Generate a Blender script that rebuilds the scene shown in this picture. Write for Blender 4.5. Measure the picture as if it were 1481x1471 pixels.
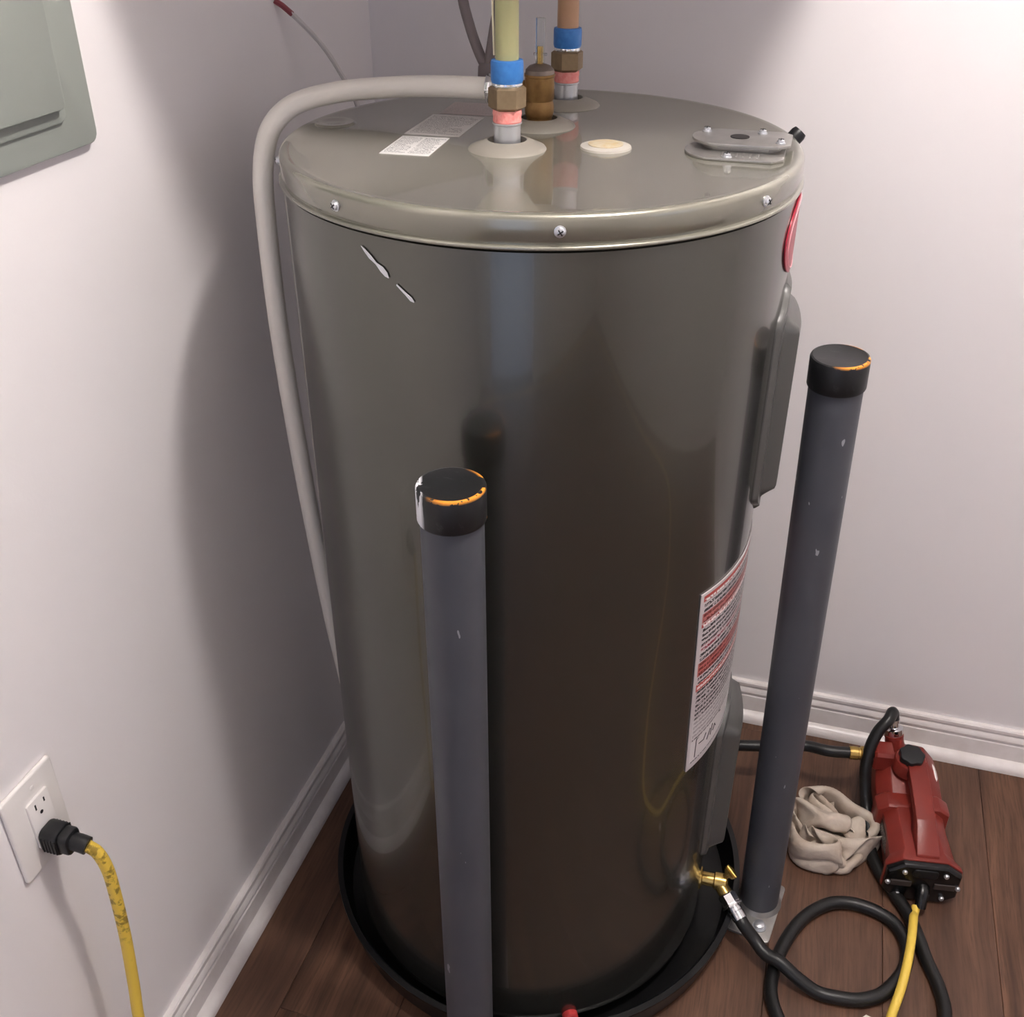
import bpy, bmesh, math, random
import numpy as np
from mathutils import Vector, Matrix, noise
PI = math.pi
random.seed(7)
for o in list(bpy.data.objects): bpy.data.objects.remove(o)
SC = bpy.context.scene
COL = SC.collection

# ------------------------------------------------------------------ camera
EYE = Vector((0, 0, 1.55))
PITCH, YAW, FPX = 0.56307, 0.28806, 1524.0
cam = bpy.data.cameras.new('camera'); cam_o = bpy.data.objects.new('camera', cam); COL.objects.link(cam_o)
cam.sensor_fit = 'HORIZONTAL'; cam.sensor_width = 36.0; cam.lens = 36.0 * FPX / 1481.0
cam.clip_start = 0.02; cam.clip_end = 60
cam_o.location = EYE; cam_o.rotation_euler = (PI / 2 - PITCH, 0, YAW)
SC.camera = cam_o
# ------------------------------------------------------------------ world, exposure, lamp values
WORLD_COL, WORLD_STR = (0.66, 0.74, 1.0), 0.34
LAMP_COL, LAMP_STR, LAMP_POS, LAMP_R = (1.0, 0.94, 0.90), 114.0, (0.255, 0.775, 2.30), 0.06
EXPOSURE = 1.78
w = bpy.data.worlds.new('world'); SC.world = w; w.use_nodes = True
w.node_tree.nodes['Background'].inputs[0].default_value = (*WORLD_COL, 1)
w.node_tree.nodes['Background'].inputs[1].default_value = WORLD_STR
vs = SC.view_settings
vs.view_transform = 'Standard'; vs.look = 'None'; vs.gamma = 1; vs.use_curve_mapping = False; vs.exposure = EXPOSURE

# ------------------------------------------------------------------ material helpers
def lin(c):
    return tuple(((x / 255) / 12.92 if x / 255 <= .04045 else ((x / 255 + .055) / 1.055) ** 2.4) for x in c)
def mat(name, rgb, rough=.5, metal=0., spec=.5, coat=0., coat_rough=.1, bump=None, vary=None, trans=0., ior=1.45, sss=0.):
    m = bpy.data.materials.new(name); m.use_nodes = True
    nt = m.node_tree; b = nt.nodes['Principled BSDF']
    c = lin(rgb)
    b.inputs['Base Color'].default_value = (*c, 1); b.inputs['Roughness'].default_value = rough
    b.inputs['Metallic'].default_value = metal; b.inputs['Specular IOR Level'].default_value = spec
    b.inputs['Coat Weight'].default_value = coat; b.inputs['Coat Roughness'].default_value = coat_rough
    b.inputs['Transmission Weight'].default_value = trans; b.inputs['IOR'].default_value = ior
    if sss: b.inputs['Subsurface Weight'].default_value = sss; b.inputs['Subsurface Scale'].default_value = .005
    tc = nt.nodes.new('ShaderNodeTexCoord')
    if bump:
        n = nt.nodes.new('ShaderNodeTexNoise'); n.inputs['Scale'].default_value = bump[0]; n.inputs['Detail'].default_value = 4
        bp = nt.nodes.new('ShaderNodeBump'); bp.inputs['Strength'].default_value = bump[1]; bp.inputs['Distance'].default_value = .002
        nt.links.new(tc.outputs['Object'], n.inputs['Vector']); nt.links.new(n.outputs['Fac'], bp.inputs['Height'])
        nt.links.new(bp.outputs['Normal'], b.inputs['Normal'])
    if vary:   # (scale, other rgb, amount)
        n = nt.nodes.new('ShaderNodeTexNoise'); n.inputs['Scale'].default_value = vary[0]; n.inputs['Detail'].default_value = 5
        mr = nt.nodes.new('ShaderNodeMapRange'); mr.inputs[1].default_value = .35; mr.inputs[2].default_value = .7; mr.inputs[4].default_value = vary[2]
        mx = nt.nodes.new('ShaderNodeMix'); mx.data_type = 'RGBA'
        mx.inputs[6].default_value = (*c, 1); mx.inputs[7].default_value = (*lin(vary[1]), 1)
        nt.links.new(tc.outputs['Object'], n.inputs['Vector']); nt.links.new(n.outputs['Fac'], mr.inputs[0])
        nt.links.new(mr.outputs[0], mx.inputs[0]); nt.links.new(mx.outputs[2], b.inputs['Base Color'])
    return m
class G:
    """tiny node-graph helper"""
    def __init__(s, m): s.nt = m.node_tree; s.b = s.nt.nodes['Principled BSDF']
    def n(s, t, **k):
        x = s.nt.nodes.new(t)
        for a, v in k.items(): setattr(x, a, v)
        return x
    def l(s, a, b): s.nt.links.new(a, b)
    def put(s, sock, v):
        if isinstance(v, (int, float)): sock.default_value = v
        elif isinstance(v, tuple): sock.default_value = v if len(v) == len(sock.default_value) else (*v, 1)
        else: s.l(v, sock)
    def m(s, op, a, b=0., c=None):
        x = s.n('ShaderNodeMath', operation=op); s.put(x.inputs[0], a); s.put(x.inputs[1], b)
        if c is not None: s.put(x.inputs[2], c)
        return x.outputs[0]
    def mix(s, f, a, b):
        x = s.n('ShaderNodeMix', data_type='RGBA'); s.put(x.inputs[0], f); s.put(x.inputs[6], a); s.put(x.inputs[7], b); return x.outputs[2]
    def noise(s, vec, sc, det=3., rough=.5):
        x = s.n('ShaderNodeTexNoise'); s.l(vec, x.inputs['Vector']); x.inputs['Scale'].default_value = sc
        x.inputs['Detail'].default_value = det; x.inputs['Roughness'].default_value = rough; return x.outputs['Fac']
    def scaled(s, vec, v):
        x = s.n('ShaderNodeMapping'); s.l(vec, x.inputs[0]); x.inputs['Scale'].default_value = v; return x.outputs[0]
    def sep(s, vec):
        x = s.n('ShaderNodeSeparateXYZ'); s.l(vec, x.inputs[0]); return x.outputs
    def comb(s, a, b, c):
        x = s.n('ShaderNodeCombineXYZ'); s.put(x.inputs[0], a); s.put(x.inputs[1], b); s.put(x.inputs[2], c); return x.outputs[0]
    def coord(s, k='Object'): return s.n('ShaderNodeTexCoord').outputs[k]
    def bump(s, h, st=.3, d=.002):
        x = s.n('ShaderNodeBump'); s.put(x.inputs['Height'], h); x.inputs['Strength'].default_value = st; x.inputs['Distance'].default_value = d
        s.l(x.outputs[0], s.b.inputs['Normal'])
    def rng(s, v, a, b, c=0., d=1.):
        x = s.n('ShaderNodeMapRange'); s.put(x.inputs[0], v)
        for i, q in enumerate((a, b, c, d)): x.inputs[1 + i].default_value = q
        return x.outputs[0]

# ------------------------------------------------------------------ mesh helpers
class MB:
    def __init__(s): s.v = []; s.f = []; s.uv = None
    def add(s, vs, fs, T=None):
        k = len(s.v)
        s.v += [(T @ Vector(p)) if T else Vector(p) for p in vs]
        s.f += [tuple(i + k for i in f) for f in fs]; return s
    def box(s, lo, hi, bev=0., seg=2, T=None):
        bm = bmesh.new(); bmesh.ops.create_cube(bm, size=1)
        for q in bm.verts:
            q.co = Vector([lo[i] + (q.co[i] + .5) * (hi[i] - lo[i]) for i in range(3)])
        if bev: bmesh.ops.bevel(bm, geom=bm.edges[:], offset=bev, segments=seg, profile=.5, affect='EDGES')
        bm.verts.index_update()
        s.add([q.co.copy() for q in bm.verts], [[q.index for q in f.verts] for f in bm.faces], T); bm.free(); return s
    def lathe(s, prof, n=32, T=None, flat=None):
        """prof: list of (r, z); flat: polygon count instead of n"""
        vs, fs, rings = [], [], []
        for r, z in prof:
            if r < 1e-6: rings.append([len(vs)]); vs.append((0, 0, z))
            else:
                rings.append(list(range(len(vs), len(vs) + n)))
                vs += [(r * math.cos(2 * PI * i / n), r * math.sin(2 * PI * i / n), z) for i in range(n)]
        for a, b in zip(rings, rings[1:]):
            for i in range(n):
                j = (i + 1) % n
                if len(a) == 1 and len(b) == 1: continue
                if len(a) == 1: fs.append((a[0], b[j], b[i]))
                elif len(b) == 1: fs.append((a[i], a[j], b[0]))
                else: fs.append((a[i], a[j], b[j], b[i]))
        return s.add(vs, fs, T)
    def prism(s, poly, z0, z1, bev=0., T=None, seg=2):
        bm = bmesh.new(); n = len(poly)
        a = [bm.verts.new((x, y, z0)) for x, y in poly]; b = [bm.verts.new((x, y, z1)) for x, y in poly]
        bm.faces.new(a[::-1]); bm.faces.new(b)
        for i in range(n): bm.faces.new((a[i], a[(i + 1) % n], b[(i + 1) % n], b[i]))
        bmesh.ops.recalc_face_normals(bm, faces=bm.faces[:])
        if bev:
            es = [e for e in bm.edges if abs(e.calc_face_angle(0)) > .5]
            bmesh.ops.bevel(bm, geom=es, offset=bev, segments=seg, profile=.5, affect='EDGES')
        bm.verts.index_update()
        s.add([q.co.copy() for q in bm.verts], [[q.index for q in f.verts] for f in bm.faces], T); bm.free(); return s
    def tube(s, pts, r, n=12, sub=8, caps=True, smooth=True):
        P = spline(pts, sub) if smooth else [Vector(p) for p in pts]
        vs, fs = [], []
        t = (P[1] - P[0]).normalized()
        u = t.cross(Vector((0, 0, 1)));
        if u.length < .01: u = t.cross(Vector((1, 0, 0)))
        u.normalize()
        for i, p in enumerate(P):
            t2 = (P[min(i + 1, len(P) - 1)] - P[max(i - 1, 0)]).normalized()
            u = (u - t2 * u.dot(t2)).normalized(); w_ = t2.cross(u)
            rr = r(i / (len(P) - 1)) if callable(r) else r
            for k in range(n):
                a = 2 * PI * k / n; vs.append(p + u * (rr * math.cos(a)) + w_ * (rr * math.sin(a)))
        for i in range(len(P) - 1):
            for k in range(n):
                k2 = (k + 1) % n; fs.append((i * n + k, i * n + k2, (i + 1) * n + k2, (i + 1) * n + k))
        if caps:
            fs.append(tuple(range(n))[::-1]); fs.append(tuple(range((len(P) - 1) * n, len(P) * n)))
        return s.add(vs, fs)
def spline(pts, sub=8):
    P = [Vector(p) for p in pts]; out = []
    Q = [P[0] * 2 - P[1]] + P + [P[-1] * 2 - P[-2]]
    for i in range(1, len(Q) - 2):
        a, b, c, d = Q[i - 1:i + 3]
        # centripetal-ish: scale tangents by the segment length
        L = (c - b).length; l0 = max((b - a).length, 1e-6); l1 = max((d - c).length, 1e-6)
        m1 = (c - a) * (L / (l0 + L)); m2 = (d - b) * (L / (L + l1))
        for k in range(sub):
            t = k / sub; t2, t3 = t * t, t * t * t
            out.append(b * (2 * t3 - 3 * t2 + 1) + m1 * (t3 - 2 * t2 + t) + c * (-2 * t3 + 3 * t2) + m2 * (t3 - t2))
    out.append(P[-1]); return out
def axis_T(origin, direction, roll=0.):
    d = Vector(direction).normalized()
    return Matrix.Translation(Vector(origin)) @ d.to_track_quat('Z', 'Y').to_matrix().to_4x4() @ Matrix.Rotation(roll, 4, 'Z')
OFF = {}
def obj(name, mb, material, parent=None, angle=35, uvs=None, origin=None):
    """link mb as ONE mesh object; verts of children are in their thing's local frame"""
    lo = [min(p[i] for p in mb.v) for i in range(3)]; hi = [max(p[i] for p in mb.v) for i in range(3)]
    c = Vector(origin) if origin else Vector([(lo[i] + hi[i]) / 2 for i in range(3)])
    if not parent and not origin: c.z = lo[2]
    me = bpy.data.meshes.new(name); me.from_pydata([tuple(Vector(p) - c) for p in mb.v], [], mb.f)
    bm = bmesh.new(); bm.from_mesh(me); bmesh.ops.recalc_face_normals(bm, faces=bm.faces[:]); bm.to_mesh(me); bm.free()
    me.polygons.foreach_set('use_smooth', [True] * len(me.polygons)); me.set_sharp_from_angle(angle=math.radians(angle))
    if uvs:
        ul = me.uv_layers.new(name='UVMap')
        for lp in me.loops: ul.data[lp.index].uv = uvs[lp.vertex_index]
    me.materials.append(material)
    o = bpy.data.objects.new(name, me); COL.objects.link(o)
    OFF[o] = c
    if parent:
        o.parent = parent; o.location = c - OFF.get(parent, Vector((0, 0, 0)))
    else: o.location = c
    return o
def thing(name, label, cat, loc=(0, 0, 0), rotz=0., group=None):
    o = bpy.data.objects.new(name, None); COL.objects.link(o); o.empty_display_size = .05
    o.location = loc; o.rotation_euler = (0, 0, rotz); tag(o, label, cat, group); OFF[o] = Vector((0, 0, 0)); return o
def tag(o, label, cat, group=None):
    o['label'] = label; o['category'] = cat
    if group: o['group'] = group
    return o
def struct(o, label=None):
    o['kind'] = 'structure'
    if label: o['label'] = label
    return o
def rrect(w_, h_, r, n=5, cx=0., cy=0.):
    out = []
    for sx, sy, a0 in ((1, 1, 0), (-1, 1, 90), (-1, -1, 180), (1, -1, 270)):
        for i in range(n + 1):
            a = math.radians(a0 + 90 * i / n)
            out.append((cx + sx * (w_ / 2 - r) + r * math.cos(a), cy + sy * (h_ / 2 - r) + r * math.sin(a)))
    return out

# ------------------------------------------------------------------ materials
wall_m = mat('wall_paint', (238, 234, 234), .45, spec=.35, bump=(260, .05))
ceil_m = mat('ceiling_paint', (235, 232, 230), .8)
trim_m = mat('trim_paint', (236, 231, 229), .3, vary=(30, (214, 206, 202), .5))
M_tank = mat('tank_paint', (98, 98, 92), .25, metal=.85, spec=.5, coat=.45, coat_rough=.05)
M_tank_lit = mat('tank_paint_lit', (144, 142, 129), .20, metal=.5, spec=.5, coat=.6, coat_rough=.03)  # same paint as the tank, colour lightened to imitate lamplight on the lid
M_cover = mat('cover_plastic', (82, 81, 79), .34)
M_steel = mat('zinc_steel', (208, 210, 214), .30, metal=.75)
M_plate = mat('galvanised_plate', (176, 174, 170), .38, metal=.8, vary=(60, (150, 148, 145), .6))
M_chrome = mat('chrome', (225, 226, 228), .12, metal=1.)
M_brass = mat('dull_brass', (150, 116, 70), .42, metal=.45, vary=(90, (118, 86, 48), .8))
M_brass_nut = mat('grey_brass', (146, 126, 98), .40, metal=.5, vary=(120, (124, 104, 78), .6))
M_brass_hi = mat('bright_brass', (188, 158, 92), .27, metal=.9)
M_blue = mat('blue_sleeve', (48, 112, 186), .4, vary=(160, (66, 134, 204), .7))
M_pink = mat('pink_tape', (246, 168, 160), .6, vary=(220, (232, 110, 108), .6), bump=(300, .5))
M_olive = mat('olive_pipe', (168, 166, 122), .42, sss=.1)
M_orange = mat('amber_pipe', (186, 146, 114), .42, sss=.1)
M_pvc = mat('white_pvc', (242, 237, 228), .3)
M_black = mat('black_plastic', (22, 23, 25), .4)
M_blackg = mat('black_gloss', (14, 14, 15), .25)
M_rubber = mat('black_rubber', (24, 24, 24), .38, bump=(500, .1))
M_pan = mat('drain_pan_plastic', (18, 18, 19), .3)
M_collar = mat('port_collar', (146, 141, 131), .45)
M_tan = mat('tan_plug', (196, 186, 164), .6, vary=(130, (186, 164, 120), .9))
M_red = mat('pump_red', (128, 45, 36), .33, spec=.5, vary=(14, (106, 36, 29), .6), bump=(420, .05))
M_emblem = mat('red_emblem', (164, 40, 58), .3)
M_white = mat('white_plastic', (236, 232, 228), .3)
M_dark = mat('dark_slot', (30, 28, 28), .6)
M_grey_post = mat('grey_pipe', (88, 89, 95), .45, vary=(9, (80, 81, 88), .7))
M_cable = mat('grey_cable', (110, 100, 100), .5)
M_wire = mat('pale_wire', (205, 200, 198), .5)
M_clear = mat('clear_tube', (235, 238, 240), .05, trans=.9, ior=1.3)
M_panel = mat('breaker_panel_paint', (150, 156, 149), .42, bump=(500, .03))
M_scratch = mat('bare_scratch', (226, 226, 228), .5)
M_redbit = mat('red_bit', (190, 60, 60), .4)
M_paper = mat('paper', (222, 216, 206), .8)

def plank_material():
    m = mat('wood_plank', (90, 66, 54), .42); g = G(m)
    geo = g.n('ShaderNodeNewGeometry').outputs['Position']; rnd = g.n('ShaderNodeObjectInfo').outputs['Random']
    off = g.comb(g.m('MULTIPLY', rnd, 3.), g.m('MULTIPLY', rnd, 17.), g.m('MULTIPLY', rnd, 5.))
    add = g.n('ShaderNodeVectorMath', operation='ADD'); g.l(geo, add.inputs[0]); g.l(off, add.inputs[1]); p = add.outputs[0]
    warp = g.noise(p, 2.2, 2.)
    xyz = g.sep(p)
    px = g.m('ADD', xyz[0], g.m('MULTIPLY', warp, .05))
    q = g.comb(px, g.m('MULTIPLY', xyz[1], .06), 0.)
    fine = g.noise(q, 210., 4., .6); broad = g.noise(q, 34., 3., .55)
    vor = g.n('ShaderNodeTexVoronoi'); vor.inputs['Scale'].default_value = 2.6
    g.l(g.comb(g.m('MULTIPLY', xyz[0], 1.6), g.m('MULTIPLY', xyz[1], .8), 0.), vor.inputs['Vector'])
    kd = g.m('ADD', vor.outputs['Distance'], g.m('MULTIPLY', g.noise(p, 30., 2.), .03))
    knot = g.rng(kd, .02, .075, 1., 0.)
    c = g.mix(g.rng(broad, .3, .7), (*lin((66, 42, 29)), 1), (*lin((116, 83, 63)), 1))
    c = g.mix(g.rng(fine, .45, .72, 0., .75), c, (*lin((54, 36, 27)), 1))
    c = g.mix(g.rng(rnd, 0., 1., 0., .3), c, (*lin((96, 72, 60)), 1))
    c = g.mix(g.m('MULTIPLY', knot, .8), c, (*lin((38, 25, 19)), 1))
    g.l(c, g.b.inputs['Base Color']); g.bump(g.m('ADD', fine, g.m('MULTIPLY', broad, .4)), .12, .001)
    g.l(g.rng(fine, .3, .7, .38, .55), g.b.inputs['Roughness'])
    return m
M_plank = plank_material()

def print_material(name, rows, paper, ink, bands, margin=(.06, .04), chars=70., cols=1, density=.46):
    """small print: rows of unreadable characters; bands = [(v0, v1, rgb ground, rgb ink)]"""
    m = mat(name, paper, .35); g = G(m); uv = g.coord('UV'); s = g.sep(uv); u, v = s[0], s[1]
    rv = g.m('MULTIPLY', v, rows); ri = g.m('FLOOR', rv); rf = g.m('FRACT', rv)
    inrow = g.m('MULTIPLY', g.m('GREATER_THAN', rf, .22), g.m('LESS_THAN', rf, .80))
    uc = g.m('FRACT', g.m('MULTIPLY', u, cols)); ci = g.m('FLOOR', g.m('MULTIPLY', u, cols))
    wn = g.n('ShaderNodeTexWhiteNoise', noise_dimensions='2D'); g.l(g.comb(ri, ci, 0.), wn.inputs['Vector'])
    lim = g.rng(wn.outputs['Value'], 0., 1., .62, 1.25)
    inx = g.m('MULTIPLY', g.m('GREATER_THAN', uc, margin[0]), g.m('LESS_THAN', uc, g.m('MINIMUM', lim, 1 - margin[0])))
    iny = g.m('MULTIPLY', g.m('GREATER_THAN', v, margin[1]), g.m('LESS_THAN', v, 1 - margin[1]))
    ch = g.noise(g.comb(g.m('MULTIPLY', u, chars), g.m('MULTIPLY', rv, 2.1), 0.), 1., 1.)
    ink_f = g.m('MULTIPLY', g.m('MULTIPLY', inrow, inx), g.m('MULTIPLY', iny, g.rng(ch, density - .03, density + .05)))
    ground = (*lin(paper), 1); inkc = (*lin(ink), 1)
    for v0, v1, gr, ik in bands:
        f = g.m('MULTIPLY', g.m('MULTIPLY', g.m('GREATER_THAN', v, v0), g.m('LESS_THAN', v, v1)), g.m('MULTIPLY', g.m('GREATER_THAN', u, margin[0] * .7), g.m('LESS_THAN', u, 1 - margin[0] * .7)))
        ground = g.mix(f, ground, (*lin(gr), 1)); inkc = g.mix(f, inkc, (*lin(ik), 1))
    g.l(g.mix(ink_f, ground, inkc), g.b.inputs['Base Color'])
    return m

# ------------------------------------------------------------------ the room
XL, XR, YB, YF, ZC = -.75, 1.75, 1.72, -1.35, 2.42
T_ = .1
# floor: sub-floor + planks
fl = obj('floor', MB().box((XL - T_, YF - T_, -.06), (XR + T_, YB + T_, -.004)), mat('plank_gap', (30, 20, 15), .8), origin=(0, 0, 0)); struct(fl)
PW = .182
plank_meshes = {}
x = XL - .062; ci = 0
while x < XR:
    y = YF - random.uniform(.1, 1.1); 
    while y < YB:
        y0, y1 = max(y, YF), min(y + 1.22, YB); x0, x1 = max(x, XL), min(x + PW, XR)
        if y1 - y0 > .02 and x1 - x0 > .01:
            key = (round(x1 - x0, 4), round(y1 - y0, 4))
            if key not in plank_meshes:
                pk = obj('plank', MB().box((x0 + .0003, y0 + .0003, -.004), (x1 - .0003, y1 - .0003, 0.), .0007, 1), M_plank, fl)
                plank_meshes[key] = pk.data
            else:
                pk = bpy.data.objects.new('plank', plank_meshes[key]); COL.objects.link(pk); pk.parent = fl
                pk.location = ((x0 + x1) / 2, (y0 + y1) / 2, -.002)
        y += 1.22
    x += PW; ci += 1
struct(obj('wall_left', MB().box((XL - T_, YF - T_, 0), (XL, YB + T_, ZC)), wall_m))
struct(obj('wall_back', MB().box((XL, YB, 0), (XR, YB + T_, ZC)), wall_m))
# right wall with a window opening, front wall with a doorway (both outside the picture)
WY0, WY1, WZ0, WZ1 = -.2, .75, .95, 1.95
rw = MB().box((XR, YF, 0), (XR + T_, WY0, ZC)).box((XR, WY1, 0), (XR + T_, YB, ZC)).box((XR, WY0, 0), (XR + T_, WY1, WZ0)).box((XR, WY0, WZ1), (XR + T_, WY1, ZC))
struct(obj('wall_right', rw, wall_m))
wf = MB()
for lo, hi in (((XR + .03, WY0, WZ0), (XR + .08, WY0 + .05, WZ1)), ((XR + .03, WY1 - .05, WZ0), (XR + .08, WY1, WZ1)), ((XR + .03, WY0, WZ0), (XR + .08, WY1, WZ0 + .05)), ((XR + .03, WY0, WZ1 - .05), (XR + .08, WY1, WZ1)), ((XR + .04, (WY0 + WY1) / 2 - .02, WZ0), (XR + .07, (WY0 + WY1) / 2 + .02, WZ1))):
    wf.box(lo, hi, .004, 1)
struct(obj('window_1', wf, trim_m))
DX0, DX1, DZ = -.50, .28, 2.03
fw = MB().box((XL, YF - T_, 0), (DX0, YF, ZC)).box((DX1, YF - T_, 0), (XR + T_, YF, ZC)).box((DX0, YF - T_, DZ), (DX1, YF, ZC))
struct(obj('wall_front', fw, wall_m))
df = MB().box((DX0 - .06, YF, 0), (DX0, YF + .015, DZ + .06), .004, 1).box((DX1, YF, 0), (DX1 + .06, YF + .015, DZ + .06), .004, 1).box((DX0, YF, DZ), (DX1, YF + .015, DZ + .06), .004, 1)
struct(obj('trim_1', df, trim_m))
struct(obj('ceiling', MB().box((XL - T_, YF - T_, ZC), (XR + T_, YB + T_, ZC + .08)), ceil_m))
# unseen box added above the heater, cut to the shadow's outline (just over the top edge of the picture); it shades the corner
BZ, BYF, BXR = 1.70, .955, .048
struct(obj('added_shade_box', MB().prism([(XL, BYF), (-.24, BYF), (-.15, 1.0), (BXR, 1.09), (BXR, YB), (XL, YB)], BZ, ZC), wall_m))
# baseboards: colonial profile + shoe moulding, as (out, up)
BB = [(0, 0), (.030, 0), (.030, .004), (.0285, .011), (.024, .017), (.0185, .0205), (.013, .022), (.013, .055), (.0125, .058), (.0095, .059), (.0095, .062), (.012, .064), (.013, .068), (.0115, .074), (.0085, .078), (.0085, .081), (.0105, .084), (.0105, .090), (.008, .093), (0, .093)]
def baseboard(name, a, b, nrm):
    a, b, nrm = Vector(a), Vector(b), Vector(nrm); m = MB(); n = len(BB)
    m.add([p + nrm * o + Vector((0, 0, z)) for p in (a, b) for o, z in BB], [(i, (i + 1) % n, n + (i + 1) % n, n + i) for i in range(n)] + [tuple(range(n)), tuple(range(n, 2 * n))])
    return struct(obj(name, m, trim_m, angle=28))
baseboard('baseboard_left', (XL, YF, 0), (XL, YB, 0), (1, 0, 0))
baseboard('baseboard_back', (XL + .0305, YB, 0), (XR, YB, 0), (0, -1, 0))
baseboard('baseboard_right', (XR, YF, 0), (XR, YB - .0305, 0), (-1, 0, 0))

# ceiling lamp (outside the picture): canopy, neck, glowing globe
lamp = thing('ceiling_lamp', 'round opal globe lamp hanging close under the ceiling', 'lamp', (LAMP_POS[0], LAMP_POS[1], LAMP_POS[2]))
zt = ZC - LAMP_POS[2]
obj('canopy', MB().lathe([(0, zt), (.06, zt), (.06, zt - .008), (.045, zt - .018), (.03, zt - .02), (.03, LAMP_R * .85), (0, LAMP_R * .85)], 32), M_white, lamp)
M_glow = mat('lamp_glow', (255, 245, 235), .5); _g = G(M_glow)
_g.b.inputs['Emission Color'].default_value = (*LAMP_COL, 1); _g.b.inputs['Emission Strength'].default_value = LAMP_STR
obj('globe', MB().lathe([(LAMP_R * math.sin(PI * i / 14), -LAMP_R * math.cos(PI * i / 14)) for i in range(15)], 28), M_glow, lamp)

# ------------------------------------------------------------------ water heater
CX, CY, R, ZT = -.3195, 1.192, .2925, 1.265
heater = thing('water_heater', 'tall dark grey cylindrical electric water heater standing in a black drain pan', 'water heater', (CX, CY, 0))
HB = .03
def cylp(a, z, dr=0.):
    a = math.radians(a); return Vector(((R + dr) * math.cos(a), (R + dr) * math.sin(a), z))
obj('body', MB().lathe([(0, HB), (R - .012, HB), (R - .004, HB + .003), (R - .001, HB + .008)] + [(R - .001, HB + .02 + (1.232 - HB - .02) * i / 8) for i in range(9)] + [(R - .008, 1.234), (0, 1.234)], 192), M_tank, heater, angle=50)
for k in range(3):
    a = 2 * PI * k / 3 + .5
    obj('foot', MB().lathe([(0, .007), (.022, .007), (.022, HB), (0, HB)], 16, Matrix.Translation((.2 * math.cos(a), .2 * math.sin(a), 0))), M_steel, heater)
lid_prof = [(0, 1.2345), (R - .006, 1.2345), (R + .0005, 1.2345)]
for i in range(7):      # rolled bead along the lower edge of the lid
    a = -PI / 2 + PI * i / 6; lid_prof.append((R + .0005 + .0022 * math.cos(a), 1.2367 + .0022 * math.sin(a)))
lid_prof += [(R - .0012, 1.2396), (R - .0012, 1.2412), (R + .0003, 1.2432)]
fr = .0065
for i in range(9):
    a = PI / 2 * i / 8; lid_prof.append((R - fr + fr * math.cos(a), ZT + .0025 - fr + fr * math.sin(a)))
lid_prof += [(R - .012, ZT + .0022), (R - .020, ZT), (0, ZT)]
lid = obj('lid', MB().lathe(lid_prof, 192), M_tank_lit, heater, angle=60)
# screws round the lid
def screw(parent, T, r=.0045, m=M_steel):
    s = obj('screw', MB().lathe([(0, 0), (r * 1.25, 0), (r * 1.25, .0012), (r, .0016), (r * .92, .0036), (r * .6, .0046), (0, .005)], 14, T), m, parent)
    obj('slot', MB().box((-r * .7, -r * .13, .0040), (r * .7, r * .13, .0052), T=T).box((-r * .13, -r * .7, .0040), (r * .13, r * .7, .0052), T=T), M_dark, s)
for a in (-117.5, -71.3, -25.5, 20, 66, 112, 158, 204):
    p = cylp(a, 1.2525); screw(lid, axis_T(p, (p.x, p.y, 0), .6))
def curved_patch(name, a0, a1, z0, z1, dr, m, parent, nu=24, nv=6, edge=.0, skew=0.):
    mb = MB(); uvs = []
    for j in range(nv + 1):
        for i in range(nu + 1):
            u, v = i / nu, j / nv
            mb.v.append(cylp(a0 + (a1 - a0) * u + skew * v, z0 + (z1 - z0) * v, dr)); uvs.append((u, v))
    mb.f = [(j * (nu + 1) + i, j * (nu + 1) + i + 1, (j + 1) * (nu + 1) + i + 1, (j + 1) * (nu + 1) + i) for j in range(nv) for i in range(nu)]
    # thickness: a back sheet on the tank joined round the edge
    k = len(mb.v); mb.v += [Vector((p.x * (R - .0005) / (R + dr), p.y * (R - .0005) / (R + dr), p.z)) for p in mb.v[:k]]; uvs += uvs[:k]
    rim = [i for i in range(nu + 1)] + [(j + 1) * (nu + 1) - 1 for j in range(1, nv + 1)] + [nv * (nu + 1) + i for i in range(nu - 1, -1, -1)] + [j * (nu + 1) for j in range(nv - 1, 0, -1)]
    mb.f += [(rim[i], rim[(i + 1) % len(rim)], k + rim[(i + 1) % len(rim)], k + rim[i]) for i in range(len(rim))]
    return obj(name, mb, m, parent, uvs=uvs)
G_ = (150, 146, 146); P_ = (205, 199, 198)
M_label = print_material('label_print', 38., (196, 189, 189), (44, 41, 43), [
    (.955, .985, (178, 70, 62), (240, 235, 230)), (.845, .895, (184, 112, 106), (110, 44, 42)), (.82, .84, (182, 70, 62), (250, 240, 236)),
    (.68, .72, (205, 196, 195), (150, 50, 70)), (.555, .63, (184, 104, 98), (110, 44, 42)), (.47, .51, (186, 80, 72), (240, 226, 222)), (.04, .17, (216, 211, 210), (216, 211, 210)),
    (.185, .30, (208, 203, 202), (160, 154, 154))], margin=(.022, .03), chars=110., density=.42)
label = curved_patch('label', -29.2, 42, .478, .785, .0008, M_label, heater, 40, 8, skew=-2.4)
label['label'] = 'large white warning label with red and black small print'
# signature box low on the label
sb = MB()
for k, (ua, va, ub, vb) in enumerate([(-26, .495, -26, .528), (-26, .528, -12, .528), (-24.5, .515, -22, .513), (-22, .513, -21, .522), (-20, .505, -18.4, .520), (-18, .506, -17.2, .524), (-16.5, .508, -15.5, .517), (-15.4, .517, -14.6, .510)]):
    p0, p1 = cylp(ua, va, .0010), cylp(ub, vb, .0010)
    sb.tube([p0, (p0 + p1) / 2, p1], .0007, 4, 1, smooth=False)
obj('pen_mark', sb, mat('ink', (70, 64, 66), .6), label)
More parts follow.
